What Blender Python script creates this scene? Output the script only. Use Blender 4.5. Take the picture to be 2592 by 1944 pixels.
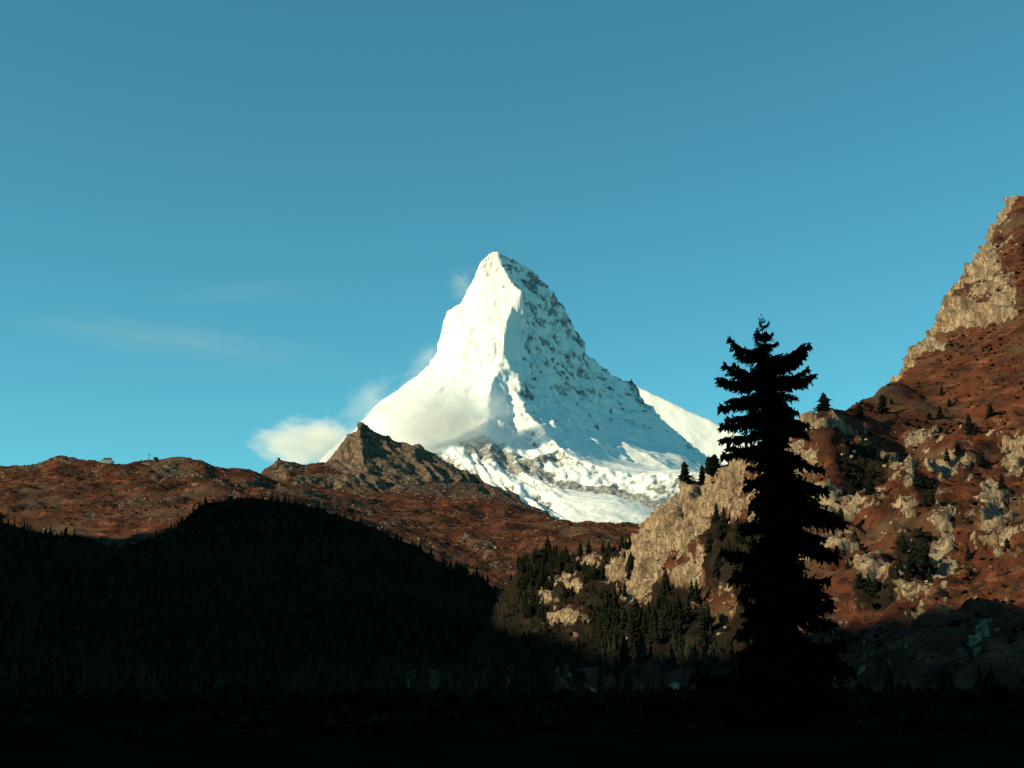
import bpy, bmesh, math, random
import numpy as np
from mathutils import Vector, Matrix
from mathutils.geometry import delaunay_2d_cdt

for o in list(bpy.data.objects):
    bpy.data.objects.remove(o)
sc = bpy.context.scene
COL = sc.collection

# ------------------------------------------------------------------ camera
FPX = 3764.0                                    # focal length in pixels of the 2592-wide photograph
PITCH = math.radians(11.6)
CAM = np.array([0.0, 0.0, 2.0])
cd = bpy.data.cameras.new('camera')
cd.sensor_width = 36.0
cd.lens = 36.0 * FPX / 2592.0
cd.clip_start = 0.5
cd.clip_end = 120000.0
cam = bpy.data.objects.new('camera', cd)
cam.location = CAM
cam.rotation_euler = (math.pi / 2 + PITCH, 0, 0)
COL.objects.link(cam)
sc.camera = cam

# ------------------------------------------------------------------ light
SUN = np.array([-0.872, -0.285, 0.375]); SUN /= np.linalg.norm(SUN)
world = bpy.data.worlds.new('World'); sc.world = world; world.use_nodes = True
wn = world.node_tree
sky = wn.nodes.new('ShaderNodeTexSky'); sky.sky_type = 'NISHITA'; sky.sun_disc = False
sky.sun_elevation = math.asin(SUN[2]); sky.sun_rotation = math.atan2(SUN[0], SUN[1])
sky.altitude = 1600; sky.air_density = 0.85; sky.dust_density = 0.0; sky.ozone_density = 1.0
tint = wn.nodes.new('ShaderNodeMix'); tint.data_type = 'RGBA'; tint.blend_type = 'MULTIPLY'
tint.inputs[0].default_value = 1.0
tint.inputs[7].default_value = (0.42, 1.13, 0.97, 1)          # the aged film's cyan cast, the same over the whole sky
wn.links.new(sky.outputs[0], tint.inputs[6])
bg = wn.nodes['Background']
wn.links.new(tint.outputs[2], bg.inputs[0]); bg.inputs[1].default_value = 0.115
sl = bpy.data.lights.new('sun', 'SUN'); sl.energy = 5.0; sl.angle = math.radians(0.5); sl.color = (1.0, 0.85, 0.50)
so = bpy.data.objects.new('sun', sl); COL.objects.link(so)
so.rotation_euler = Vector(SUN).to_track_quat('Z', 'Y').to_euler()
so.location = (-200, -50, 300)
vs = sc.view_settings
vs.view_transform = 'Standard'; vs.look = 'None'; vs.gamma = 1.0; vs.exposure = 0.35; vs.use_curve_mapping = False
sc.cycles.max_bounces = 6; sc.cycles.diffuse_bounces = 3; sc.cycles.volume_bounces = 4
sc.cycles.transparent_max_bounces = 8
sc.cycles.use_denoising = True

# ------------------------------------------------------------------ helpers
def P(u, v, D):
    """photo pixel + ground distance -> world point"""
    a = (u - 1296.0) / FPX; b = (972.0 - v) / FPX
    y = math.cos(PITCH) - b * math.sin(PITCH); z = math.sin(PITCH) + b * math.cos(PITCH)
    s = D / y
    return (a * s + CAM[0], D + CAM[1], z * s + CAM[2])

def project(p):
    p = np.asarray(p, float) - CAM
    f = p[..., 1] * math.cos(PITCH) + p[..., 2] * math.sin(PITCH)
    up = -p[..., 1] * math.sin(PITCH) + p[..., 2] * math.cos(PITCH)
    return 1296 + FPX * p[..., 0] / f, 972 - FPX * up / f

def tag(o, label=None, cat=None, group=None, kind=None):
    if label: o['label'] = label
    if cat: o['category'] = cat
    if group: o['group'] = group
    if kind: o['kind'] = kind
    return o

# vectorised gradient noise --------------------------------------------------
def _h(ix, iy, iz, seed):
    h = (ix.astype(np.int64) * 374761393 + iy.astype(np.int64) * 668265263 + iz.astype(np.int64) * 1274126177 + seed * 362437) & 0xffffffff
    h = ((h ^ (h >> 13)) * 1274126177) & 0xffffffff
    return (h ^ (h >> 16)) & 0xffffffff
GR = np.array([(1,1,0),(-1,1,0),(1,-1,0),(-1,-1,0),(1,0,1),(-1,0,1),(1,0,-1),(-1,0,-1),(0,1,1),(0,-1,1),(0,1,-1),(0,-1,-1)], float)
def noise(x, y, z=None, seed=0):
    x = np.asarray(x, float); y = np.asarray(y, float)
    z = np.zeros_like(x) + .37 if z is None else np.asarray(z, float)
    x0 = np.floor(x); y0 = np.floor(y); z0 = np.floor(z)
    fx = x - x0; fy = y - y0; fz = z - z0
    x0 = x0.astype(np.int64); y0 = y0.astype(np.int64); z0 = z0.astype(np.int64)
    u = fx*fx*fx*(fx*(fx*6-15)+10); v = fy*fy*fy*(fy*(fy*6-15)+10); w = fz*fz*fz*(fz*(fz*6-15)+10)
    out = 0
    for dx in (0, 1):
        wx = u if dx else 1-u
        for dy in (0, 1):
            wy = v if dy else 1-v
            for dz in (0, 1):
                g = GR[_h(x0+dx, y0+dy, z0+dz, seed) % 12]
                out = out + wx*wy*(w if dz else 1-w)*(g[..., 0]*(fx-dx)+g[..., 1]*(fy-dy)+g[..., 2]*(fz-dz))
    return out
def fbm(x, y, z=None, oct=4, gain=.5, lac=2.03, seed=0, ridge=False):
    a = 1.0; s = 0; f = 1.0
    for i in range(oct):
        n = noise(x*f, y*f, None if z is None else z*f, seed+i*17)
        s = s + a*((1-2*np.abs(n))-.55 if ridge else n); a *= gain; f *= lac
    return s
def sstep(a, b, x):
    t = np.clip((x-a)/(b-a), 0, 1); return t*t*(3-2*t)

# terrain from surveyed lines ------------------------------------------------
class Terrain:
    def __init__(self, x0, x1, y0, y1, step):
        self.xs = np.arange(x0, x1+step*.5, step); self.ys = np.arange(y0, y1+step*.5, step); self.step = step
        self.X, self.Y = np.meshgrid(self.xs, self.ys)
        self.pts = []; self.edges = []
    def line(self, pts, pix=True):
        prev = None
        for p in pts:
            q = P(*p) if pix else p
            self.pts.append(q)
            if prev is not None: self.edges.append((prev, len(self.pts)-1))
            prev = len(self.pts)-1
    def dots(self, pts, pix=True):
        for p in pts: self.pts.append(P(*p) if pix else p)
    def solve(self, blur=1):
        v2 = [Vector((p[0], p[1])) for p in self.pts]
        r = delaunay_2d_cdt(v2, self.edges, [], 0, 0.01)
        vo = np.array([(v.x, v.y) for v in r[0]]); src = np.array([(p[0], p[1], p[2]) for p in self.pts])
        zo = np.zeros(len(vo))
        for i, v in enumerate(vo):
            ids = r[3][i]
            if ids: zo[i] = src[ids[0], 2]
            else:
                d = np.hypot(src[:, 0]-v[0], src[:, 1]-v[1]); k = np.argsort(d)[:3]
                w = 1/(d[k]+.1); zo[i] = (src[k, 2]*w).sum()/w.sum()
        Z = np.full(self.X.shape, np.nan); xs, ys = self.xs, self.ys
        for f in r[2]:
            a, b, c = vo[f[0]], vo[f[1]], vo[f[2]]
            lo = np.minimum(np.minimum(a, b), c); hi = np.maximum(np.maximum(a, b), c)
            i0, i1 = np.searchsorted(xs, lo[0]), np.searchsorted(xs, hi[0], 'right')
            j0, j1 = np.searchsorted(ys, lo[1]), np.searchsorted(ys, hi[1], 'right')
            if i1 <= i0 or j1 <= j0: continue
            X = self.X[j0:j1, i0:i1]; Y = self.Y[j0:j1, i0:i1]
            d = (b[1]-c[1])*(a[0]-c[0])+(c[0]-b[0])*(a[1]-c[1])
            if abs(d) < 1e-9: continue
            l0 = ((b[1]-c[1])*(X-c[0])+(c[0]-b[0])*(Y-c[1]))/d
            l1 = ((c[1]-a[1])*(X-c[0])+(a[0]-c[0])*(Y-c[1]))/d
            l2 = 1-l0-l1; m = (l0 >= -1e-6) & (l1 >= -1e-6) & (l2 >= -1e-6)
            z = l0*zo[f[0]]+l1*zo[f[1]]+l2*zo[f[2]]
            Z[j0:j1, i0:i1][m] = z[m]
        Z[np.isnan(Z)] = np.nanmin(Z)
        self.Z = self.blur(Z, blur)
    @staticmethod
    def blur(Z, n):
        for _ in range(n):
            p = np.pad(Z, 1, mode='edge')
            Z = (p[1:-1, :-2]+2*p[1:-1, 1:-1]+p[1:-1, 2:])/4
            p = np.pad(Z, 1, mode='edge')
            Z = (p[:-2, 1:-1]+2*p[1:-1, 1:-1]+p[2:, 1:-1])/4
        return Z
    def grad(self, Z=None):
        gy, gx = np.gradient(self.Z if Z is None else Z, self.step); return gx, gy
    def height(self, x, y):
        i = np.clip(((np.asarray(x)-self.xs[0])/self.step), 0, len(self.xs)-1.001)
        j = np.clip(((np.asarray(y)-self.ys[0])/self.step), 0, len(self.ys)-1.001)
        i0 = i.astype(int); j0 = j.astype(int); a = i-i0; b = j-j0; Z = self.Z
        return Z[j0, i0]*(1-a)*(1-b)+Z[j0, i0+1]*a*(1-b)+Z[j0+1, i0]*(1-a)*b+Z[j0+1, i0+1]*a*b
    def build(self, name, mat, attrs, disp=None):
        gx, gy = self.grad(); n = np.stack([-gx, -gy, np.ones_like(gx)], -1); n /= np.linalg.norm(n, axis=-1, keepdims=True)
        V = np.stack([self.X, self.Y, self.Z], -1)
        if disp is not None: V = V + n*disp[..., None]
        return grid_mesh(name, V, mat, attrs)

def grid_mesh(name, V, mat, attrs=None):
    h, w = V.shape[:2]
    me = bpy.data.meshes.new(name)
    idx = np.arange(h*w).reshape(h, w)
    q = np.stack([idx[:-1, :-1], idx[:-1, 1:], idx[1:, 1:], idx[1:, :-1]], -1).reshape(-1, 4)
    mesh_np(me, V.reshape(-1, 3), q)
    for k, a in (attrs or {}).items():
        at = me.attributes.new(k, 'FLOAT', 'POINT'); at.data.foreach_set('value', np.ascontiguousarray(a, np.float32).ravel())
    me.polygons.foreach_set('use_smooth', np.ones(len(q), bool))
    me.materials.append(mat)
    o = bpy.data.objects.new(name, me); COL.objects.link(o)
    return o

def mesh_np(me, V, F):
    """fast mesh from an (n,3) array and an (m,k) array of equal-sided faces"""
    V = np.ascontiguousarray(V, np.float32); F = np.ascontiguousarray(F, np.int32); k = F.shape[1]
    me.vertices.add(len(V)); me.vertices.foreach_set('co', V.ravel())
    me.loops.add(F.size); me.loops.foreach_set('vertex_index', F.ravel())
    me.polygons.add(len(F)); me.polygons.foreach_set('loop_start', np.arange(0, F.size, k, dtype=np.int32))
    me.update(calc_edges=True); me.validate()

# materials --------------------------------------------------------------------
class NT:
    def __init__(self, name):
        self.m = bpy.data.materials.new(name); self.m.use_nodes = True
        self.t = self.m.node_tree; self.b = self.t.nodes['Principled BSDF']
        self.tc = self.t.nodes.new('ShaderNodeTexCoord')
    def set(self, sock, v):
        if hasattr(v, 'is_output'): self.t.links.new(v, sock)
        elif isinstance(v, (tuple, list)): sock.default_value = tuple(v) + ((1,) if len(v) == 3 and len(sock.default_value) == 4 else ())
        else: sock.default_value = v
    def noise(self, scale, detail=4, rough=.55, stretch=None, dist=0, rot=None):
        n = self.t.nodes.new('ShaderNodeTexNoise'); n.inputs['Scale'].default_value = scale
        n.inputs['Detail'].default_value = detail; n.inputs['Roughness'].default_value = rough; n.inputs['Distortion'].default_value = dist
        co = self.tc.outputs['Object']
        if stretch:
            mp = self.t.nodes.new('ShaderNodeMapping'); mp.inputs['Scale'].default_value = stretch
            if rot: mp.inputs['Rotation'].default_value = rot
            self.t.links.new(co, mp.inputs[0]); co = mp.outputs[0]
        self.t.links.new(co, n.inputs['Vector']); return n.outputs[0]
    def cells(self, scale, stretch=None, rand=1.0, out='Color', feature='F1'):
        v = self.t.nodes.new('ShaderNodeTexVoronoi'); v.inputs['Scale'].default_value = scale; v.inputs['Randomness'].default_value = rand; v.feature = feature
        co = self.tc.outputs['Object']
        w = self.t.nodes.new('ShaderNodeTexNoise'); w.inputs['Scale'].default_value = scale*.7; w.inputs['Detail'].default_value = 3
        self.t.links.new(co, w.inputs['Vector'])
        mx = self.t.nodes.new('ShaderNodeVectorMath'); mx.operation = 'MULTIPLY_ADD'; mx.inputs[1].default_value = (1.1/scale,)*3
        self.t.links.new(w.outputs['Color'], mx.inputs[0]); self.t.links.new(co, mx.inputs[2]); co = mx.outputs[0]
        if stretch:
            mp = self.t.nodes.new('ShaderNodeMapping'); mp.inputs['Scale'].default_value = stretch; self.t.links.new(co, mp.inputs[0]); co = mp.outputs[0]
        self.t.links.new(co, v.inputs['Vector']); return v.outputs[out]
    def ramp(self, x, a, b):
        r = self.t.nodes.new('ShaderNodeMapRange'); r.interpolation_type = 'SMOOTHSTEP'
        self.set(r.inputs[0], x); r.inputs[1].default_value = a; r.inputs[2].default_value = b; return r.outputs[0]
    def math(self, op, a, b=0.0):
        n = self.t.nodes.new('ShaderNodeMath'); n.operation = op; self.set(n.inputs[0], a); self.set(n.inputs[1], b); return n.outputs[0]
    def mix(self, f, a, b):
        n = self.t.nodes.new('ShaderNodeMix'); n.data_type = 'RGBA'; self.set(n.inputs[0], f); self.set(n.inputs[6], a); self.set(n.inputs[7], b); return n.outputs[2]
    def attr(self, name):
        n = self.t.nodes.new('ShaderNodeAttribute'); n.attribute_name = name; return n.outputs['Fac']
    def bump(self, h, dist, strength=1.0, normal=None):
        n = self.t.nodes.new('ShaderNodeBump'); n.inputs['Distance'].default_value = dist; n.inputs['Strength'].default_value = strength
        self.set(n.inputs['Height'], h)
        if normal is not None: self.set(n.inputs['Normal'], normal)
        return n.outputs[0]
    def out(self, color, rough=.9, normal=None, spec=.2):
        self.set(self.b.inputs['Base Color'], color); self.set(self.b.inputs['Roughness'], rough)
        self.b.inputs['Specular IOR Level'].default_value = spec
        if normal is not None: self.set(self.b.inputs['Normal'], normal)
        return self.m

def mat_mountain():
    n = NT('snow_and_rock')
    rk = n.attr('rock')
    fine = n.noise(.030, 7, .68)
    k = n.ramp(n.math('ADD', rk, n.math('MULTIPLY', n.math('SUBTRACT', fine, .5), 1.6)), .38, .76)
    k = n.math('MULTIPLY', k, n.math('MULTIPLY', n.ramp(n.noise(.06, 5, .6), .05, .60), .86))
    rock = n.mix(n.ramp(n.noise(.012, 5, .6), .35, .65), (.040, .037, .039), (.088, .074, .067))
    rock = n.mix(n.ramp(n.noise(.02, 4, .6, (1, 1, 4)), .4, .7), rock, (.058, .050, .048))
    snow = n.mix(n.noise(.004, 3), (.79, .79, .77), (.84, .835, .80))
    nb = n.bump(n.noise(.035, 7, .6), 9, .35)
    return n.out(n.mix(k, snow, rock), .85, nb)

def mat_hill(name, scale, rockcol, rockdark, light=1.0):
    n = NT(name)
    rk = n.attr('rock'); wd = n.attr('wooded')
    s = scale
    k = n.ramp(n.math('ADD', rk, n.math('MULTIPLY', n.math('SUBTRACT', n.noise(.07*s, 7, .72), .5), 1.35)), .46, .58)
    rock = n.mix(n.ramp(n.noise(.05*s, 7, .7, (1, 1, .4)), .36, .62), rockdark, rockcol)
    rock = n.mix(n.ramp(n.noise(.16*s, 5, .7), .50, .64), rock, tuple(c*.42 for c in rockdark))
    rock = n.mix(n.ramp(n.noise(.20*s, 5, .65, (1, 1, .16)), .52, .66), rock, tuple(c*.45 for c in rockdark))
    rock = n.mix(n.ramp(n.noise(.055*s, 6, .68, (1, 1, .22)), .50, .62), rock, tuple(c*.62 for c in rockdark))
    blk = n.cells(.055*s, (1, 1, .42))
    rock = n.mix(n.math('MULTIPLY', n.ramp(blk, .45, .9), .45), rock, tuple(c*.6 for c in rockcol))
    c = lambda *t: tuple(x*light for x in t)
    a = n.mix(n.ramp(n.noise(.010*s, 6, .65), .36, .62), c(.062, .022, .014), c(.135, .042, .022))
    a = n.mix(n.ramp(n.noise(.014*s, 6, .68, (1, 1, 2.5)), .52, .66), a, c(.235, .090, .046))
    a = n.mix(n.ramp(n.noise(.013*s, 6, .7, (1.6, .8, 2)), .53, .60), a, c(.034, .020, .014))
    a = n.mix(n.ramp(n.noise(.07*s, 6, .75), .53, .62), a, c(.026, .016, .010))
    a = n.mix(n.ramp(n.noise(.0045*s, 5, .62), .50, .64), a, c(.115, .070, .042))
    a = n.mix(n.ramp(n.noise(.022*s, 6, .7, (1, 1, 2)), .56, .66), a, c(.075, .050, .036))
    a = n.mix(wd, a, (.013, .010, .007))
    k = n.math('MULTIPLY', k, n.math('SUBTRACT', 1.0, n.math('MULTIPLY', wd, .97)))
    nb = n.bump(n.noise(.10*s, 7, .72), 5/s, .8)
    rh = n.math('MULTIPLY', n.math('ADD', n.math('MULTIPLY', blk, .7), n.noise(.22*s, 6, .7, (1, 1, .25))), k)
    nb = n.bump(rh, 5.5/s, .9, nb)
    return n.out(n.mix(k, a, rock), .95, nb, .05)

def mat_plain(name, c1, c2, scale, rough=.95, bump=None, spec=0.0):
    n = NT(name)
    c = n.mix(n.ramp(n.noise(scale, 5, .6), .35, .65), c1, c2)
    nb = n.bump(n.noise(scale*3, 5, .65), bump, .7) if bump else None
    return n.out(c, rough, nb, spec)

M_MOUNT = mat_mountain()
M_HILL = mat_hill('autumn_heath_far', 1.0, (.27, .185, .130), (.095, .068, .055), .92)
M_NEAR = mat_hill('autumn_heath_near', 3.4, (.50, .375, .25), (.21, .145, .10), .80)
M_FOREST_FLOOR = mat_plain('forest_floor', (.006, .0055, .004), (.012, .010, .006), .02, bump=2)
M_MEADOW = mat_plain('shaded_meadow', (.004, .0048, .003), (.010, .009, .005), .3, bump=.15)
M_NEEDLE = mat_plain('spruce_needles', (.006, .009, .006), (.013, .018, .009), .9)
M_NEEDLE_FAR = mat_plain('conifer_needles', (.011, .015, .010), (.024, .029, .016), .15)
M_BARK = mat_plain('bark', (.035, .026, .019), (.065, .048, .036), 2.0, bump=.05)

# ================================================================== the high peak
T = Terrain(-1500, 2000, 6000, 10700, 8.0)
T.line([(1250,638,8600),(1220,659,8600),(1203,691,8590),(1191,730,8580),(1167,765,8575),(1147,778,8570),(1134,788,8565),(1131,812,8560),
        (1125,847,8555),(1112,873,8550),(1106,897,8545),(1085,926,8530),(1044,962,8510),(1012,982,8490),(979,1006,8470),(944,1032,8450),(918,1062,8430),(860,1120,8400),(740,1230,8350)])
T.line([(1250,638,8600),(1263,640,8610),(1297,653,8640),(1347,687,8710),(1379,715,8755),(1403,741,8790),(1422,773,8815),(1438,803,8840),(1460,847,8870),
        (1464,876,8880),(1472,897,8890),(1483,899,8900),(1501,904,8920),(1523,926,8950),(1545,953,8980),(1567,958,9010),(1586,964,9035),(1597,957,9045),
        (1608,968,9035),(1622,1000,8970),(1640,1028,8900),(1720,1100,8700),(1800,1165,8550),(1850,1190,8450),(1960,1225,8350)])
T.line([(1250,638,8600),(1271,673,8540),(1282,697,8500),(1296,713,8455),(1321,739,8370),(1298,775,8360),(1283,812,8300),(1277,850,8225),(1274,894,8140),
        (1281,913,8090),(1300,933,8040),(1313,950,8000),(1318,1005,7850),(1333,1045,7730),(1368,1081,7560),(1418,1132,7300),(1429,1146,7220)])
T.line([(1281,913,8090),(1262,938,7985),(1246,976,7870),(1233,1005,7770),(1240,1050,7630),(1235,1100,7470)])        # rib left of the crest
T.dots([(1283,975,7955),(1285,1010,7880),(1290,1060,7760),(1310,1100,7600),(1340,1130,7450),(1270,1110,7560)])
T.dots([(1180,850,8370),(1220,780,8430),(1150,950,8170),(1100,1000,8070),(1060,1050,7960),(1100,1110,7620),(1180,1080,7650),(980,1080,8000),(1190,1000,7960)])
T.dots([(1370,850,8470),(1400,1000,8230),(1430,920,8600),(1550,1100,8200),(1480,1130,7760),(1600,1170,7850),(1500,1020,8530),(1380,1040,7960),(1520,1165,7550),(1700,1188,7800),(1350,960,8210),(1440,1080,7900),(1340,900,8340),(1326,800,8470),(1314,850,8350)])
for (u, v, D) in [(1597,957,9045),(1640,1028,8900),(1720,1100,8700),(1800,1165,8550),(1960,1225,8350)]:
    p = P(u, v, D); T.dots([(p[0]+60, p[1]+330, p[2]-190)], False)
T.line([(1429,1146,7220),(1476,1168,7150),(1530,1183,7100),(1606,1201,7050),(1640,1197,7000),(1720,1199,6950),(1900,1215,6900)])
T.line([(1440,1190,7120),(1480,1212,7050),(1560,1222,6990),(1640,1242,6900),(1690,1250,6850),(1900,1270,6800)])
T.line([(1180,1118,7420),(1250,1148,7310),(1310,1175,7210),(1370,1192,7130),(1405,1212,7080)])
T.line([(1175,1130,7350),(1240,1165,7240),(1300,1190,7140),(1365,1207,7070),(1400,1228,7010),(1480,1248,6930),(1560,1258,6880),(1640,1280,6780),(1690,1295,6730)])
T.dots([(1360,1157,7240),(1400,1165,7230),(1330,1205,7020),(1400,1240,6850),(1450,1255,6750),(1560,1275,6650),(1650,1312,6500),(1500,1290,6550)])
T.dots([(1080,1130,7450),(1150,1170,7200),(1230,1205,7060),(1300,1222,6930),(1380,1272,6680),(1430,1300,6500),(1300,1290,6600)])
T.dots([(1000,1150,7300),(1100,1230,6900),(1250,1330,6400),(1430,1360,6200),(1700,1360,6200),(1900,1300,6300),(2100,1265,6800)])
bx = [(-1500, 6000, 480), (-500, 6000, 520), (300, 6000, 560), (1100, 6000, 560), (2000, 6000, 560), (2000, 7000, 700), (2000, 8500, 900), (2000, 10700, 700), (800, 10700, 900),
      (0, 10700, 1000), (-700, 10700, 900), (-1500, 10700, 700), (-1500, 8400, 800), (-1500, 7200, 600), (0, 9450, 1350), (-350, 9200, 1300), (200, 9500, 1250), (520, 9450, 1350), (700, 10200, 1100), (1300, 10400, 900)]
T.dots(bx, False)
T.solve(0)
def near_line(X, Y, pts):
    d = np.full(X.shape, 1e9)
    q = [P(*p) for p in pts]
    for a, b in zip(q[:-1], q[1:]):
        ax, ay = a[0], a[1]; bx_, by_ = b[0]-ax, b[1]-ay
        t = np.clip(((X-ax)*bx_+(Y-ay)*by_)/(bx_*bx_+by_*by_), 0, 1)
        d = np.minimum(d, np.hypot(X-ax-t*bx_, Y-ay-t*by_))
    return d
X, Y, Z = T.X, T.Y, T.Z
sx, sy, sz = P(1250, 638, 8600)
th = np.arctan2(X-sx, -(Y-sy)); rr = np.hypot(X-sx, Y-sy)
low = sstep(1350, 1050, Z)                                     # the glacier and apron country
gully = fbm(th*9+noise(X/400, Y/400, seed=5)*.8, rr/420, oct=4, gain=.55, seed=3, ridge=True)
diag = fbm((X*.55+Y*.15+Z*.5)/70, (X-Y)/420, oct=3, seed=44, ridge=True)
base = fbm(X/260, Y/260, Z/260, oct=6, gain=.52, seed=8)
crag = fbm(X/60, Y/60, Z/40, oct=4, gain=.55, seed=21, ridge=True)
gx, gy = T.grad(); slope = np.hypot(gx, gy)
steep = sstep(.45, .95, slope)
glac = sstep(1340, 1430, project(np.stack([X, Y, Z], -1))[0])*low*sstep(7150, 7000, Y)*0   # kept smooth by slope below
north0 = sstep(-.05, .2, th-np.interp(rr, [0, 200, 700, 1500], [.9, .75, .15, .1]))
east = sstep(.10, -.20, th-np.interp(rr, [0, 200, 700, 1500], [.9, .75, .15, .1]))   # left of the crest, wind-packed with snow
facet = fbm(X/150+.3*base, Y/150, Z/110, oct=4, gain=.55, seed=57, ridge=True)
fall = fbm(th*24+.6*base, rr/150, oct=4, gain=.6, seed=58, ridge=True)
disp = steep*(gully*(13-4*east)*(.35+.65*sstep(60, 500, rr))+crag*(6.5-4.0*east)*(1-.5*low)+facet*(12-3*east)+fall*(6-1*east)*sstep(80, 300, rr))+base*15*(1-.3*low)+(1-steep)*low*(crag*1.8+fbm((X*.3+Y)/55, (X-Y*.3)/160, oct=3, seed=49, ridge=True)*2.5)
# the snowy lower buttresses left of the glacier: slanting ribs
butt = low*sstep(330, 120, X)*sstep(7450, 7300, Y)
ribs = fbm((X*.94+Y*.30)/85, (Y-X*.3)/500, oct=4, seed=71, ridge=True)
disp += butt*(ribs*28+crag*2.5)
zm = np.exp(-(near_line(X, Y, [(1347,687,8710),(1403,741,8790),(1438,803,8840),(1464,876,8880),(1501,904,8920),(1545,953,8980),(1597,957,9045),(1640,1028,8850)])/70)**2)
disp += zm*fbm(X/45, Y/45, Z/45, oct=4, seed=95, ridge=True)*12
bandline = np.exp(-(near_line(X, Y, [(1175,1124,7390),(1245,1157,7275),(1305,1182,7175),(1367,1200,7100),(1403,1222,7040),(1480,1240,6960),(1560,1248,6910),(1640,1270,6810),(1720,1290,6740)])/38)**2)
bandline = np.maximum(bandline, .8*np.exp(-(near_line(X, Y, [(1215,1135,7400),(1275,1165,7300),(1330,1178,7230)])/70)**2))
disp += bandline*crag*4
# seracs on the shelf edge
ser = low*sstep(150, 260, X)*sstep(6880, 6960, Y)*sstep(7190, 7100, Y)*sstep(.35, .7, slope)
disp += ser*(fbm(X/38, Y/80, Z/80, oct=3, seed=91, ridge=True)*9)
Zd = Z+disp*.8
hx, hy = T.grad(Zd); sl2 = np.hypot(hx, hy)
rock = .17+.26*sstep(.9, 1.9, sl2)+.40*fbm(X/90, Y/90, Z/60, oct=4, seed=33)-.16*gully
north = (1-east)*(1-low)
speck = sstep(.28, .50, fbm((Z+.45*X)/26, X/34, Y/60, oct=3, seed=35))*sstep(.0, .35, noise(X/150, Y/150, Z/150, seed=36)+.12)
rock = rock-north0*(.10*fall+.10*facet)+.0
rock = rock*(1-.80*east*(1-low))+.42*east*(1-low)*speck+north*.04*sstep(1250, 1750, Z)
band = sstep(.55, .95, slope)*low
rock = np.where(low > .01, rock*(1-low)+low*(.12+.30*band+.35*sstep(.7, 1.3, sl2)+.30*fbm(X/70, Y/70, Z/40, oct=4, seed=61)), rock)
rock += butt*(.06-.34*ribs)+bandline*(.70+.20*fbm(X/60, Y/60, Z/25, oct=3, seed=66))+zm*.22+east*(1-low)*sstep(2230, 2330, Z)*.20
rock -= .3*ser*(1-bandline)
o = T.build('snowy_mountain', M_MOUNT, {'rock': rock}, disp)
tag(o, 'steep snow-covered pyramid peak with bright left face and shaded right face', kind='structure')

# ================================================================== the lit snow ridge beyond the right shoulder
S2 = Terrain(300, 2700, 9900, 13200, 15.0)
cD = lambda u: 11900-(u-1606)*1.84
S2.line([(u, v, cD(u)) for (u, v) in [(1400,990),(1540,985),(1606,968),(1640,986),(1679,1005),(1750,1039),(1834,1077),(1950,1130),(2150,1215)]])
S2.dots([(u, v, cD(u)-470) for (u, v) in [(1500,1110),(1640,1120),(1750,1160),(1850,1195),(2000,1245)]])
S2.dots([(300,9900,1000),(1300,9900,1100),(2700,9900,900),(300,13200,1400),(1300,13200,1400),(2700,13200,1200),(300,11900,1900),(2700,10700,1200),(900,12600,1900),(1900,12200,1300)], False)
S2.solve(2)
X, Y, Z = S2.X, S2.Y, S2.Z
streak = fbm((X*.8+Z*.5)/60, (Y-Z)/500, oct=3, seed=701, ridge=True)
o = S2.build('snow_ridge', M_MOUNT, {'rock': .05+.25*fbm(X/120, Y/120, Z/90, oct=4, seed=702)}, streak*1.6+fbm(X/300, Y/300, oct=4, seed=703)*14)
tag(o, 'sunlit snow ridge sloping down behind the right shoulder of the peak', kind='structure')

# ================================================================== red heath hills and the brown rock peak
H = Terrain(-1750, 760, 2950, 5900, 5.0)
H.line([(-260,1172,4300),(-100,1178,4300),(0,1176,4300),(98,1175,4300),(155,1163,4300),(231,1170,4300),(264,1169,4300),(300,1169,4300),(336,1161,4300),(362,1163,4300),
        (390,1167,4300),(434,1161,4300),(470,1163,4300),(524,1172,4300),(579,1185,4320),(644,1198,4360),(723,1224,4420),(800,1242,4480)])
for (u, v, D) in [(-260,1172,4300),(0,1176,4300),(155,1163,4300),(300,1169,4300),(434,1161,4300),(524,1172,4300),(644,1198,4360)]:
    p = P(u, v, D); H.dots([(p[0]*1.05, p[1]+230, p[2]-40)], False)
H.line([(650,1210,4860),(690,1167,4950),(705,1157,4950),(774,1170,5000),(831,1178,5050),(853,1163,5100),(866,1134,5120),(886,1105,5150),(907,1072,5200),(918,1070,5210),(947,1091,5220),(998,1113,5230),
        (1052,1128,5230),(1106,1149,5230),(1164,1185,5200),(1236,1222,5150),(1305,1254,5090),(1370,1287,5000),(1400,1303,4900),(1430,1320,4750)])
H.line([(911,1074,5190),(914,1110,5085),(919,1150,5000),(932,1200,4900)])
H.dots([(890,1150,5090),(880,1200,4960),(945,1150,5110),(960,1200,4960),(1030,1190,5050),(1100,1220,5000),(1200,1245,4960)])
H.line([(737,1208,4760),(800,1236,4680),(907,1255,4720),(976,1255,4750),(1117,1270,4750),(1251,1268,4780),(1290,1272,4750),(1377,1310,4640)])
H.line([(1377,1310,4640),(1440,1322,4560),(1500,1321,4500),(1640,1328,4400),(1830,1342,4300)])
H.dots([(1000,1286,4520),(1100,1284,4540),(1000,1302,4400),(1150,1322,4300),(1300,1332,4200),(1450,1352,4100),(1600,1372,4000),(1150,1372,4000),(1250,1422,3800),(1350,1422,3800),
        (1265,1475,3550),(1500,1452,3600),(1700,1452,3600),(900,1300,4200),(850,1282,4200),(1190,1400,3900)])
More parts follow.
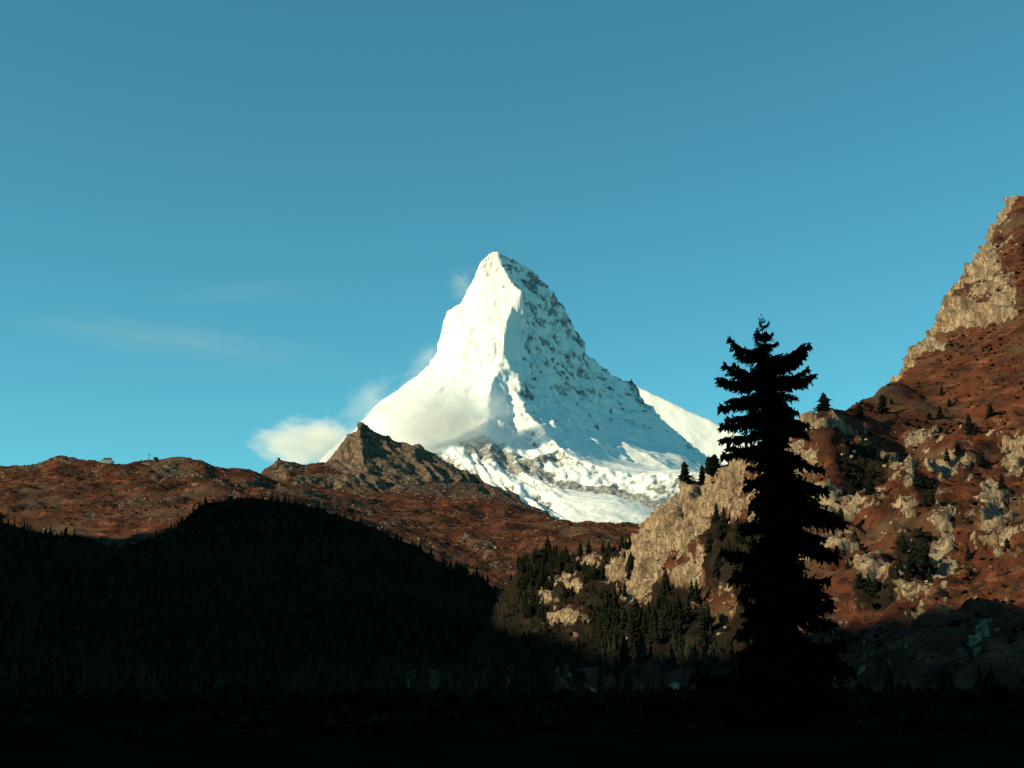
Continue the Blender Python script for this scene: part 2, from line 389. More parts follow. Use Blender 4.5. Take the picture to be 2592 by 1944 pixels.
H.dots([(100,1222,4050),(300,1224,4050),(500,1218,4100),(650,1234,4150),(0,1262,3850),(200,1272,3800),(400,1272,3800),(550,1262,3850),(100,1332,3550),(300,1352,3450),(450,1332,3500),(0,1332,3500),(700,1272,3850),
        (-200,1262,3850),(-200,1332,3500)])
for (u, v, D) in [(690,1167,4950),(853,1163,5100),(915,1070,5205),(998,1113,5230),(1106,1149,5230),(1236,1222,5150),(1370,1287,5000)]:
    p = P(u, v, D); H.dots([(p[0]*1.06, p[1]+300, p[2]-170)], False)
for (u, v, D) in [(1440,1322,4560),(1640,1328,4400)]:
    p = P(u, v, D); H.dots([(p[0]*1.06, p[1]+300, p[2]-60)], False)
H.dots([(-1750,2950,330),(-1000,2950,200),(-400,2950,150),(100,2950,120),(760,2950,120),(760,4300,480),(760,5900,420),(0,5900,450),(-800,5900,450),(-1750,5900,450),(-1750,4300,640),(-1750,3500,420)], False)
H.solve(2)
X, Y, Z = H.X, H.Y, H.Z
gx, gy = H.grad(); slope = np.hypot(gx, gy)
pk = sstep(4700, 4800, Y)*sstep(-640, -560, X)*sstep(.35, .6, slope)               # the rock peak
peak2 = sstep(4740, 4840, Y)*sstep(-690, -560, X)
knoll = fbm(X/130, Y/95, oct=5, gain=.5, seed=101)
crag = fbm(X/30, Y/30, Z/18, oct=4, gain=.6, seed=110, ridge=True)
rib = fbm((X+Z*1.05)/62+noise(X/120, Z/120, seed=7)*.5, (X-Z)/300, Y/400, oct=4, gain=.5, seed=120, ridge=True)
outc = sstep(.10, .35, fbm(X/120, Y/120, oct=3, seed=131)+.25*sstep(4180, 4280, Y)*(X < -450))
disp = knoll*15*(1-.6*peak2)+(1-peak2)*outc*crag*3.2+crag*1.2+pk*(rib*17+crag*2.5)
U_, V_ = project(np.stack([X, Y, Z], -1))
crags = np.zeros_like(X)
for (u, v, a, b) in [(1150,1335,18,10),(1185,1362,24,16),(1225,1393,28,22),(1252,1432,16,26),(470,1208,70,16),(400,1185,60,10),(350,1190,30,12),(560,1222,30,10),(775,1215,55,9),(985,1325,34,9),(230,1305,26,10),(740,1182,50,10)]:
    crags = np.maximum(crags, np.exp(-(((U_-u)/a)**2+((V_-v)/b)**2)))
crags = np.clip(crags*(1+1.0*fbm(X/30, Y/30, Z/20, oct=4, gain=.6, seed=171)), 0, 1)*(1-peak2*.5)
lz = (Z+.5*X)/24+noise(X/90, Y/90, seed=172); lz = lz-np.floor(lz); lz = np.where(lz < .75, lz/.75, (1-lz)/.25)-.5
disp += sstep(.3, .8, crags)*crag*3.5+pk*lz*7
hx, hy = H.grad(Z+disp*.9); sl2 = np.hypot(hx, hy)
rock = .06+.45*sstep(.55, 1.0, sl2)+.24*outc+.30*fbm(X/50, Y/50, Z/40, oct=4, seed=140)
rock = np.where(peak2 > .01, rock*(1-peak2)+peak2*(.55+.5*sstep(.4, .8, slope)), rock)
rock += .42*sstep(.25, .75, crags)
hrock_ = rock
o = H.build('heath_hills', M_HILL, {'rock': rock, 'wooded': rock*0}, disp)
tag(o, 'rust-red autumn heath hills below a brown rocky peak', kind='structure')
H.Z = H.Z+disp

# ================================================================== near hillside with the pale cliff
R = Terrain(-60, 660, 330, 2250, 2.1)
R.line([(2051,1068,960),(2085,1065,965),(2120,1061,970),(2137,1049,1000),(2206,999,1080),(2275,948,1160),(2326,900,1230),(2334,880,1240),(2340,859,1245),(2361,831,1255),(2379,785,1265),(2386,755,1270),
        (2409,725,1280),(2424,700,1290),(2500,600,1320),(2592,500,1350),(2800,360,1400)])
R.line([(2051,1068,960),(1980,1110,1050),(1930,1140,1150),(1880,1163,1230),(1840,1175,1260),(1814,1180,1268),(1780,1213,1274),(1747,1213,1280),(1717,1223,1286),(1704,1246,1292),(1661,1289,1302),
        (1641,1322,1312),(1636,1339,1318),(1603,1351,1330),(1596,1390,1328),(1590,1440,1318)])
for (u, v, D) in [(2051,1068,960),(2137,1049,1000),(2206,999,1080),(2326,900,1230),(2409,725,1280),(2592,500,1350),(1880,1163,1230),(1780,1213,1274),(1704,1246,1292),(1636,1339,1318)]:
    p = P(u, v, D); R.dots([(p[0]*1.10, p[1]+130, p[2]-55)], False)
R.line([(1617,1480,1240),(1660,1490,1190),(1740,1475,1170),(1800,1400,1185),(1860,1320,1195),(1895,1290,1195)])
R.dots([(1700,1330,1255),(1760,1300,1248),(1820,1240,1245),(1680,1400,1232),(1740,1390,1222)])
R.dots([(1560,1560,1180),(1650,1580,1100),(1760,1560,1050),(1850,1500,1020),(1450,1600,1250),(1900,1640,900),(1700,1690,900)])
R.line([(1283,1478,2100),(1333,1428,2000),(1379,1398,1950),(1430,1402,1900),(1482,1414,1800),(1532,1402,1650),(1570,1384,1500),(1603,1375,1400)])
for (u, v, D) in [(1283,1478,2100),(1379,1398,1950),(1482,1414,1800),(1570,1384,1500)]:
    p = P(u, v, D); R.dots([(p[0]*1.10+20, p[1]+160, p[2]-50)], False)
R.dots([(1350,1500,1750),(1450,1500,1600),(1540,1480,1450),(1400,1580,1500),(1480,1560,1350),(1300,1560,1800),(1300,1640,1600),(1500,1660,1250)])
R.dots([(2200,1080,1000),(2320,1000,1120),(2420,900,1170),(2592,800,1150),(2100,1150,930),(2200,1180,920),(2350,1150,960),(2500,1100,980),(2080,1220,900),(2150,1260,890),(2280,1270,880),(2420,1250,880),
        (2592,1200,900),(2060,1350,850),(2150,1380,830),(2300,1370,820),(2430,1380,800),(2592,1330,800),(2100,1480,780),(2250,1480,750),(2420,1490,700),(2592,1450,680),(2150,1580,720),(2300,1590,650),
        (2000,1680,750),(2400,1650,550),(2592,1600,500),(2000,1300,950),(1950,1400,980),(1950,1500,900),(2000,1180,960)])
R.dots([(-60,330,-18),(150,330,-18),(300,330,-18),(660,330,-18),(-60,470,-10),(100,470,-6),(400,470,40),(660,470,150),(660,900,300),(660,1400,420),(660,2250,200),(300,2250,60),(-60,2250,20),(-60,1800,10),(-60,1200,0),(0,900,0),(60,700,0)], False)
R.solve(3)
X, Y, Z = R.X, R.Y, R.Z
gx, gy = R.grad(); slope = np.hypot(gx, gy)
cl = sstep(.75, 1.25, slope)*sstep(1150, 1190, Y)*sstep(90, 112, X)*sstep(1420, 1380, Y)
topc = sstep(272, 284, Z)*sstep(.7, 1.1, slope)
U_, V_ = project(np.stack([X, Y, Z], -1))
def spot(u, v, a, b):
    return np.exp(-(((U_-u)/a)**2+((V_-v)/b)**2))
bare = sstep(985, 1010, Y)*sstep(200, 225, X)                     # the smooth upper heath
knoll = fbm(X/60, Y/60, oct=5, gain=.5, seed=201)+.75*fbm((X*.75-Y*.65)/75, (X*.65+Y*.75)/190, oct=3, seed=203, ridge=True)
crag = fbm(X/13, Y/13, Z/15, oct=5, gain=.58, seed=210, ridge=True)
flute = fbm(X/10, Y/16, Z/70, oct=4, gain=.55, seed=214, ridge=True)
step = fbm(X/26, Y/26, Z/11, oct=4, gain=.58, seed=222)
named = np.zeros_like(X)
for (u, v, a, b) in [(1945,1315,40,22),(2105,1370,44,18),(2056,1157,22,22),(2298,1228,14,46),(2303,1315,24,28),(2388,1400,30,86),(2306,1496,26,32),(2212,1440,42,38),(2092,1275,32,32),(2150,1290,20,22),(2385,1192,34,24),
                     (1440,1475,34,18),(1390,1515,22,18),(1440,1575,46,28),(1620,1505,42,34),(1500,1420,26,18),(1562,1450,24,30),(1760,1470,14,30),(2520,1330,40,60),(2570,1180,30,50),(2250,1150,24,16),(2330,1110,30,14),(2090,1090,50,10)]:
    named = np.maximum(named, spot(u, v, a*1.25, b*1.25))
named = np.clip(named*(1+.9*fbm(X/9, Y/9, Z/9, oct=4, gain=.6, seed=271))+.45*fbm(X/22, Y/22, Z/14, oct=3, seed=272)*sstep(.02, .2, named), 0, 1)
outc = np.clip(sstep(.08, .30, step)*(1-bare)*.85+sstep(.25, .7, named+.5*step), 0, 1)*sstep(300, 262, Z)
disp = knoll*(9.5-6*bare)*(1-cl)+outc*(2.6+crag*2.2)+crag*(.7-.4*bare)+cl*(flute*5.0+fbm(X/26, Y/34, Z/120, oct=3, seed=216, ridge=True)*7+crag*2.4+knoll*6)+topc*(crag*3+flute*2)+bare*fbm((X+Y*.8)/40, Y/9, oct=3, seed=299)*.5
lz = Z/7.5+fbm(X/35, Y/35, oct=3, seed=291)*1.1
ledge = (lz-np.floor(lz)); ledge = np.where(ledge < .75, ledge/.75, (1-ledge)/.25)-.5
lv = Z/17+X/60+noise(X/40, Y/40, seed=292); lv = lv-np.floor(lv); lv = np.where(lv < .8, lv/.8, (1-lv)/.2)-.5
disp += np.clip(outc+cl+topc, 0, 1)*(ledge*2.6+lv*2.0)+outc*crag*1.6
hx, hy = R.grad(Z+disp*.9); sl2 = np.hypot(hx, hy)
gr = noise(X/30, Y/30, Z/30, seed=260)
rock = .06+.36*sstep(.85, 1.7, sl2)*(1-bare)+.34*outc+.30*sstep(.3, .75, named)*(1-cl)+.80*cl-.55*cl*sstep(.12, .35, gr)+.28*fbm(X/16, Y/16, Z/16, oct=4, seed=240)*(1-.6*bare)+.7*topc
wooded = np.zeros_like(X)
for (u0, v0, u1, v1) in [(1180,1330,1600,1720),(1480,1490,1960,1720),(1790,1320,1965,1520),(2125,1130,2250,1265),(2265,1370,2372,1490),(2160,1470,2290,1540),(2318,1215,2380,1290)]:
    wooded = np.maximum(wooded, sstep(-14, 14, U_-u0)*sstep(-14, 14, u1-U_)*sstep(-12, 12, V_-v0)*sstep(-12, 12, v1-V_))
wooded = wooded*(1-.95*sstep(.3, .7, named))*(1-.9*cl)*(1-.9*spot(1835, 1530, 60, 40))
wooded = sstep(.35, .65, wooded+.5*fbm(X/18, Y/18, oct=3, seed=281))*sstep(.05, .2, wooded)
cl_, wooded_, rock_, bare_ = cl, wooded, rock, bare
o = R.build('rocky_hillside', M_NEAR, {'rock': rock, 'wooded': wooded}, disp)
tag(o, 'rust-red hillside with a pale sunlit cliff and scattered crags', kind='structure')
R.disp = disp
R.Z0 = R.Z.copy(); R.Z = R.Z+disp

# ================================================================== forested spur in the shade
F = Terrain(-1750, 330, 900, 3650, 10.0)
F.line([(-330,1190,3000),(-200,1240,2900),(-60,1296,2820),(0,1326,2800),(120,1378,2750),(250,1412,2800),(340,1395,2900),(430,1330,3150),(490,1268,3330),(560,1262,3380),(690,1270,3400),(800,1280,3300),(880,1306,3220),(943,1335,3150),(1005,1358,3080),
        (1117,1412,2950),(1233,1458,2850),(1265,1490,2800),(1310,1550,2650),(1400,1622,2400),(1510,1690,2100)])
for (u, v, D) in [(-200,1240,2900),(0,1326,2800),(250,1412,2800),(430,1330,3150),(560,1262,3380),(800,1280,3300),(943,1335,3150),(1117,1412,2950),(1265,1490,2800),(1400,1622,2400)]:
    p = P(u, v, D); F.dots([(p[0]*1.06+15, p[1]+230, p[2]-90)], False)
F.dots([(0,1480,2200),(300,1520,2200),(600,1450,2500),(800,1430,2600),(1000,1500,2300),(1200,1600,2200),(1300,1690,1900),(200,1650,1600),(600,1640,1700),(900,1690,1600)])
F.dots([(-1750,900,60),(-900,900,10),(-200,900,0),(330,900,0),(330,1800,0),(330,3650,60),(-300,3650,140),(-1000,3650,220),(-1750,3650,400),(-1750,2900,640),(-1750,2000,420),(-300,1300,2),(-900,1400,60),(150,2000,0)], False)
F.solve(4)
F.Z = F.Z+fbm(F.X/180, F.Y/180, oct=4, seed=300)*16
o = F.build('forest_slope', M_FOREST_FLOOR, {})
tag(o, 'dark wooded slope lying in shade', kind='structure')

# ================================================================== the ridge beyond the left of the picture that shades the valley
X0 = -1700.0
crest = []
for (u, v, D) in [(2420,1490,700),(2160,1565,740),(1930,1640,800),(1700,1640,950),(1500,1590,1300),(1400,1585,1500),(1300,1560,1800)]:
    p = np.array(P(u, v, D)); t = (X0-p[0])/SUN[0]; c = p+t*SUN; crest.append((c[1], c[2]))
crest.sort()
cy = [-4000, -2500, -1200]+[c[0] for c in crest]+[1900, 2280, 2450, 2980, 3045, 3140, 3300, 3500, 3900]
cz = [1100, 1000, 920]+[c[1] for c in crest]+[890, 955, 968, 962, 940, 720, 600, 470, 420]
B = Terrain(-3800, -800, -4000, 3900, 25.0)
prof = np.interp(B.Y, cy, cz)
d = B.X-X0
B.Z = np.where(d < 0, prof+d*.35, prof*np.clip(1-d/(820+0*d), 0, 1)**1.15)
B.Z = B.Z+fbm(B.X/300, B.Y/300, oct=5, seed=400)*60*np.clip(np.abs(d)/300, .15, 1)
B.Z = B.Z-sstep(-1050, -850, B.X)*60-20
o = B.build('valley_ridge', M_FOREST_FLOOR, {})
tag(o, 'dark mountain ridge along the valley side', kind='structure')

# ================================================================== valley floor
gx_ = np.concatenate([np.linspace(-45000, -700, 24), np.arange(-600, 601, 12.0), np.linspace(700, 45000, 24)])
gy_ = np.concatenate([np.linspace(-45000, -300, 24), np.arange(-200, 1000, 12.0), np.linspace(1100, 60000, 24)])
GX, GY = np.meshgrid(gx_, gy_)
def ground_z(x, y):
    x = np.asarray(x, float); y = np.asarray(y, float)
    r = np.hypot(x, y); near = np.exp(-(r/700)**2)
    return fbm(x/55, y/55, oct=3, seed=500)*1.2*near*sstep(5, 45, r) - 12*sstep(600, 2500, r)
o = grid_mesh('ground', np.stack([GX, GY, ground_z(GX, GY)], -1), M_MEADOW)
tag(o, kind='structure')

# ================================================================== conifers
def soup(tris):
    t = np.asarray(tris, float).reshape(-1, 3, 3); return t
def conifer_tris(seed, rad=.20, whorls=13, per=9, sub=True, base=.06, pw=.8):
    """a unit-high conifer: tiers of drooping, notched sprays with gaps between them"""
    r = random.Random(seed); T_ = []
    gapz = (1-base-.03)/whorls
    lop = r.random()*6.28
    for i in range(whorls):
        f = i/(whorls-1); z = base+gapz*(i+.6)
        R_ = rad*((1-f)**pw)*r.uniform(.78, 1.12)+.010
        n = max(5, int(per*(1-.4*f))); a0 = r.random()*6.28
        for k in range(n):
            a = a0+6.283*k/n+r.uniform(-.25, .25); L = R_*r.uniform(.6, 1.15)*(1+.15*math.cos(a-lop))
            dx, dy = math.cos(a), math.sin(a); px, py = -dy, dx
            top = z+gapz*r.uniform(.5, 1.1); zt = z-gapz*r.uniform(.1, .9)-L*r.uniform(.05, .35); w = L*r.uniform(.42, .62)*6.3/n*.9
            A = (0, 0, top); m = r.uniform(.55, .72)
            zm = top+(zt-top)*m-gapz*.25
            B1 = (dx*L*m+px*w, dy*L*m+py*w, zm-gapz*r.uniform(0, .5)); B2 = (dx*L*m-px*w, dy*L*m-py*w, zm-gapz*r.uniform(0, .5))
            Tp = (dx*L, dy*L, zt+L*.12); Md = (dx*L*.75, dy*L*.75, top+(zt-top)*.6)
            T_ += [(A, B1, Md), (A, Md, B2), (B1, Tp, Md), (Md, Tp, B2)]
            if sub:
                Un = (dx*L*.55, dy*L*.55, zm-gapz*r.uniform(.4, 1.1)); T_ += [(A, Un, Tp)]
                for s in (-1, 1):
                    q = r.uniform(.35, .9); e = r.uniform(.25, .5)*L
                    C = (dx*L*q, dy*L*q, top+(zt-top)*q); T_ += [(C, (C[0]+s*px*e+dx*e*.6, C[1]+s*py*e+dy*e*.6, C[2]-e*.3), (C[0]+dx*e*.5, C[1]+dy*e*.5, C[2]-e*.35))]
    T_ += [((-.010, 0, .93), (.010, 0, .93), (0, 0, 1.01)), ((0, -.010, .93), (0, .010, .93), (0, 0, 1.01))]
    return soup(T_)
def tri_mesh(name, tris, mat):
    me = bpy.data.meshes.new(name); V = tris.reshape(-1, 3); mesh_np(me, V, np.arange(len(V)).reshape(-1, 3)); me.materials.append(mat); return me
def taper(name, pts, radii, mat, seg=8):
    V = []; Fs = []
    for (p, rr_) in zip(pts, radii):
        for k in range(seg):
            a = 6.28318*k/seg; V.append((p[0]+rr_*math.cos(a), p[1]+rr_*math.sin(a), p[2]))
    for i in range(len(pts)-1):
        for k in range(seg): Fs.append((i*seg+k, i*seg+(k+1) % seg, (i+1)*seg+(k+1) % seg, (i+1)*seg+k))
    me = bpy.data.meshes.new(name); mesh_np(me, np.array(V), np.array(Fs)); me.materials.append(mat); return me

# the dense wood on the shaded spur, one mass
rng = np.random.default_rng(5)
CT = [conifer_tris(s, rad=rd, whorls=3, per=6, sub=False) for s, rd in enumerate((.17, .2, .15, .22, .18))]
def scatter_wood(ter, n, zone, hmin, hmax, CT=CT, sink=.4):
    x = rng.uniform(ter.xs[0]+20, ter.xs[-1]-20, n*6); y = rng.uniform(ter.ys[0]+20, ter.ys[-1]-20, n*6)
    z = ter.height(x, y); m = zone(x, y, z); x, y, z = x[m][:n], y[m][:n], z[m][:n]
    parts = []
    for k in range(len(CT)):
        s = slice(k, None, len(CT)); c = len(x[s]); t = CT[k]
        hh = rng.uniform(hmin, hmax, c); wd = hh*rng.uniform(.85, 1.25, c); a = rng.uniform(0, 6.28, c); ca, sa = np.cos(a), np.sin(a)
        v = t.reshape(-1, 3)
        vx = (v[None, :, 0]*ca[:, None]-v[None, :, 1]*sa[:, None])*wd[:, None]+x[s][:, None]
        vy = (v[None, :, 0]*sa[:, None]+v[None, :, 1]*ca[:, None])*wd[:, None]+y[s][:, None]
        vz = v[None, :, 2]*hh[:, None]+z[s][:, None]-sink
        parts.append(np.stack([vx, vy, vz], -1).reshape(-1, 3, 3))
    return np.concatenate(parts)
def zoneF(x, y, z):
    u, v = project(np.stack([x, y, z], -1))
    edge = noise(x/90, y/90, seed=77)
    ok = (u > -150) & (u < 1560) & (y > 1000)
    open_ = (u > 150) & (u < 1050) & (edge > .34)
    return ok & ~open_
class Flat:
    xs = np.array([-420.0, 260.0]); ys = np.array([430.0, 1050.0])
    @staticmethod
    def height(x, y): return ground_z(x, y)
def zoneG(x, y, z):
    u, v = project(np.stack([x, y, z], -1)); return (u > -60) & (u < 1480) & (y > 450+.12*np.maximum(u-900, 0))
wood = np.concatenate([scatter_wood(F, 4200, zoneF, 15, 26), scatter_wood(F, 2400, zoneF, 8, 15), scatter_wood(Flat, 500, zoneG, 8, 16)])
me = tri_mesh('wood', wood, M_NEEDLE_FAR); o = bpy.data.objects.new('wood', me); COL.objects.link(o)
tag(o, 'dense dark conifer wood covering the shaded slope', 'wood', kind='stuff')

# single conifers ---------------------------------------------------------------
CROWN = [tri_mesh('crown', conifer_tris(40+s, rad=rd, whorls=13, per=9, pw=pw), M_NEEDLE_FAR) for s, (rd, pw) in enumerate(((.21, .8), (.25, .7), (.19, .85), (.24, .6), (.30, .48), (.34, .55), (.27, .42)))]
TRUNK = taper('trunk', [(0, 0, -.05), (0, 0, .2), (0, 0, .6), (0, 0, .97)], [.022, .017, .010, .002], M_BARK, 7)
def conifer(p, h, label, group, var=None, wide=1.0):
    e = bpy.data.objects.new('conifer_tree', None); COL.objects.link(e); e.location = p; e.empty_display_size = 2
    e.rotation_euler.z = random.random()*6.28; e.scale = (h*wide, h*wide, h)
    tag(e, label, 'tree', group)
    for nm, me in (('trunk', TRUNK), ('crown', CROWN[random.randrange(4) if var is None else random.choice(var)])):
        c = bpy.data.objects.new(nm, me); COL.objects.link(c); c.parent = e
    return e
random.seed(3)
RV = np.stack([R.X, R.Y, R.Z0], -1); _gx, _gy = R.grad(R.Z0); _n = np.stack([-_gx, -_gy, np.ones_like(_gx)], -1); _n /= np.linalg.norm(_n, axis=-1, keepdims=True)
RV = RV+_n*R.disp[..., None]
RU, RVV = project(RV)
def ground_at(u, v):
    """nearest surface point of the hillside that shows at a photo pixel"""
    d = np.hypot(RU-u, RVV-v); m = d < 3.5
    if not m.any():
        k = np.unravel_index(np.argmin(d), d.shape); return RV[k]
    yy = np.where(m, RV[..., 1], 1e9); k = np.unravel_index(np.argmin(yy), yy.shape); return RV[k]
def crest_at(u):
    """the point where the near hillside meets the sky along one photo column"""
    vv = np.where((np.abs(RU-u) < 2.5) & (RV[..., 1] < 1420), RVV, 1e9); k = np.unravel_index(np.argmin(vv), vv.shape); return RV[k]
for (u, v, hpx, lab, wd) in [
    (1735, 1216, 52, 'upright dark conifer standing apart on the pale cliff top', 1.35),
    (1779, 1211, 42, 'slim conifer on the pale cliff top beside a rounder one', 1.1),
    (1797, 1200, 46, 'small slim conifer in the cliff-top pair', 1.1),
    (1810, 1186, 40, 'round-headed conifer at the upper end of the cliff top', 1.7),
    (2085, 1068, 50, 'bushy conifer alone on the skyline bench below the bare slope', 1.5),
    (2174, 1058, 40, 'small dark conifer at the edge of the bare red slope', 1.2),
    (2234, 1044, 52, 'bushy conifer casting a long shadow on the red slope', 1.3),
    (2255, 1020, 18, 'tiny conifer beside the bushy one on the red slope', 1.3)]:
    p = crest_at(u) if u in (1735, 1779, 1797, 1810, 2085) else ground_at(u, v)
    D = p[1]; conifer((p[0], p[1], p[2]-.5), hpx*D/FPX*1.08, lab, None, var=(4, 5, 6), wide=wd)
spots = [(2383,1000,26),(2378,1055,40),(2405,1030,25),(2305,1135,60),(2350,1060,22),(2045,1110,28),(2118,1086,14),(2400,1165,40),(2420,1150,34),(2170,1150,60),(2190,1180,60),(2160,1205,55),(2210,1210,48),(2145,1190,40),
         (2225,1165,36),(2180,1235,52),(2150,1250,46),(2205,1245,40),(2250,1190,30),(2130,1285,36),(2330,1230,48),(2350,1250,50),(2370,1225,46),(2340,1280,36),(2360,1275,40),(2130,1320,40),(2155,1330,34),(2270,1290,26),
         (2290,1400,60),(2310,1430,64),(2335,1440,60),(2320,1390,50),(2350,1420,56),(2300,1460,48),(2280,1440,46),(2355,1470,44),(2200,1500,60),(2180,1490,44),(2220,1510,48),(2120,1400,26),(2140,1440,30),(2260,1520,40),(2190,1420,24),
         (2410,1270,30),(2400,1330,26),(2240,1100,14),(2300,1180,18),(2270,1060,10),(2450,1080,40),(2480,1180,46),(2510,1050,40),(2540,1240,48),(2470,1300,44),(2560,1130,40),(2500,1380,46),(2550,1400,44),(2450,1420,40)]
def heath_label(u, v):
    if 2125 < u < 2260 and 1120 < v < 1265: return 'dark conifer in the close clump below the skyline bench'
    if 2320 < u < 2385 and 1215 < v < 1300: return 'dark conifer in the clump right beside the tall pale crag'
    if 2270 < u < 2372 and 1370 < v < 1500: return 'dark conifer in the thick clump low on the red hillside'
    if 2160 < u < 2290 and 1470 < v: return 'dark conifer at the shadow edge at the foot of the red hillside'
    if v < 1070: return 'small dark conifer dotted over the smooth upper red slope'
    return 'dark conifer growing singly among pale crags on the rust-red hillside'
for (u, v, hpx) in spots:
    p = ground_at(u+random.uniform(-4, 4), v); D = p[1]
    conifer((p[0], p[1], p[2]-.5), hpx*D/FPX*random.uniform(.9, 1.1), heath_label(u, v), heath_label(u, v).replace('dark conifer', 'conifers'), var=(1, 3, 4, 5, 6), wide=random.uniform(.9, 1.3))
# the wood below the cliff, tree by tree
zones = [((1285,1360,1560,1470), 75, 'on the wooded spur below the red heath'), ((1310,1440,1500,1570), 55, 'on the steep bank of the wooded spur'), ((1480,1500,1640,1680), 45, 'on the slope under the pale ledges'),
         ((1640,1490,1790,1640), 45, 'at the foot of the pale cliff'), ((1790,1330,1960,1520), 50, 'on the dark slope between cliff and near spruce'), ((1560,1380,1605,1480), 14, 'against the left edge of the pale cliff')]
holes = [(1400,1455,1475,1495), (1365,1490,1420,1535), (1390,1540,1495,1605), (1580,1470,1660,1550), (1470,1400,1525,1440), (1770,1475,1900,1570), (1535,1420,1590,1480), (1740,1440,1780,1500), (1730,1560,1760,1600), (1450,1500,1520,1545)]
for (z, n, where) in zones:
    c = 0; tries = 0
    while c < n and tries < 900:
        tries += 1
        u = random.uniform(z[0], z[2]); v = random.uniform(z[1], z[3])
        if any(h[0] < u < h[2] and h[1] < v < h[3]+12 for h in holes): continue
        d = np.hypot(RU-u, RVV-v)
        if d.min() > 4: continue
        p = ground_at(u, v); h = random.uniform(11, 19)
        conifer((p[0], p[1], p[2]-.6), h, 'dark conifer '+where, 'conifers '+where, wide=random.uniform(.9, 1.25)); c += 1

def zoneR(x, y, z):
    u, v = project(np.stack([x, y, z], -1))
    m = ((u > 1255) & (u < 1600) & (v > 1380) & (v < 1720)) | ((u >= 1500) & (u < 1960) & (v > 1520+0*u) & (v < 1720)) | ((u > 1800) & (u < 1960) & (v > 1340) & (v < 1540))
    for h in holes: m &= ~((u > h[0]) & (u < h[2]) & (v > h[1]) & (v < h[3]+14))
    return m & (noise(x/40, y/40, seed=8) < .30)
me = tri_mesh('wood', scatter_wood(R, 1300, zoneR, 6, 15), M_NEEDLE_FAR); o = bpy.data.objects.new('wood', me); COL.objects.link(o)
tag(o, 'thick young conifers filling the gorge sides below the pale cliff', 'wood', kind='stuff')

# ================================================================== the big spruce
random.seed(11)
SD = 94.0
SX = lambda u, v: P(u, v, SD)
tb = SX(1968, 1750); gz = float(ground_z(np.array([tb[0]]), np.array([SD]))[0])
spruce = bpy.data.objects.new('spruce_tree', None); COL.objects.link(spruce); spruce.location = (tb[0], SD, gz)
tag(spruce, 'tall near spruce, nearly black against the sky, with ragged boughs', 'tree')
ORI = np.array([tb[0], SD, gz])
axis = [np.array(SX(u, v))-ORI for (u, v) in [(1926,803),(1930,850),(1938,900),(1950,960),(1956,1050),(1962,1200),(1966,1400),(1968,1600)]]
axis = axis[::-1]; axis = [np.array([0, 0, -.4])]+axis
def axis_at(z):
    zs = [a[2] for a in axis]; return np.array([np.interp(z, zs, [a[i] for a in axis]) for i in (0, 1)]+[z])
def vz(v): return SX(1960, v)[2]-gz
ztop = axis[-1][2]
me = taper('trunk', [tuple(axis_at(z)) for z in np.linspace(-.4, ztop, 18)], list(np.linspace(.34, .012, 18)), M_BARK, 10)
tr = bpy.data.objects.new('trunk', me); COL.objects.link(tr); tr.parent = spruce
def spike(Tl, a, b, w):
    """a needle-thick twig: three thin blades from a to b"""
    a = np.array(a); b = np.array(b); d = b-a; L = np.linalg.norm(d)+1e-6; d = d/L
    p = np.cross(d, (0, 0, 1.0)); p = p/(np.linalg.norm(p)+1e-6); q = np.cross(d, p); m = a+d*L*.42
    for k in range(3):
        an = k*1.047; s = (p*math.cos(an)+q*math.sin(an))*w
        Tl.append((a, m+s, b)); Tl.append((a, b, m-s))
def bough_tris(seed, bend):
    """a bough one metre long along +X; bend: tip rises (+) or droops (-)"""
    r = random.Random(seed); Tl = []
    wob = r.uniform(-.06, .06)
    def ax(t): return np.array([t, wob*math.sin(t*4+seed), bend*t*t-.10*math.sin(t*3.1)])
    for i in range(10): spike(Tl, ax(i/10), ax((i+1.6)/10) if i < 9 else ax(1.0)+np.array([.05, 0, .02]), .030)
    n = 24
    for i in range(n):
        t = .05+.94*i/(n-1)+r.uniform(-.015, .015); c = ax(min(t, 1))
        for s in (-1, 1):
            if r.random() < .12: continue
            L = (.36*(1-t)**.75+.07)*r.uniform(.45, 1.3)
            e = c+np.array([L*r.uniform(.45, .85), s*L*r.uniform(.45, .95), -L*r.uniform(-.05, .5)])
            spike(Tl, c, e, .030)
            for q in (.22, .42, .6, .8, .95):
                cc = c+(e-c)*q; l2 = L*r.uniform(.25, .6)
                spike(Tl, cc, cc+np.array([l2*r.uniform(.3, .8), s*l2*r.uniform(-.4, .6), -l2*r.uniform(.1, 1.0)]), .024)
        for _ in range(2):
            L = r.uniform(.06, .32)*(1.2-.6*t); spike(Tl, c, c+np.array([r.uniform(-.04, .12), r.uniform(-.10, .10), -L]), .028)
        if r.random() < .6: L = r.uniform(.04, .14); spike(Tl, c, c+np.array([.06, r.uniform(-.04, .04), L]), .024)
    return soup(Tl)
BM = {(b, s): tri_mesh('bough', bough_tris(s*7+3, b), M_NEEDLE) for b in (.22, .0, -.22, -.45) for s in range(4)}
def bough(z, az, L, tilt, bend, s):
    a = axis_at(z)
    o_ = bpy.data.objects.new('bough', BM[(bend, s)]); COL.objects.link(o_); o_.parent = spruce
    o_.location = a
    wv = max(.80 if z > 17 else 1.0, min(1.2, 2.2/L)) if L > 0 else 1
    o_.matrix_local = Matrix.Translation(a) @ Matrix.Rotation(az, 4, 'Z') @ Matrix.Rotation(-tilt, 4, 'Y') @ Matrix.Diagonal((L, L*wv*1.1, L*wv*1.1, 1))
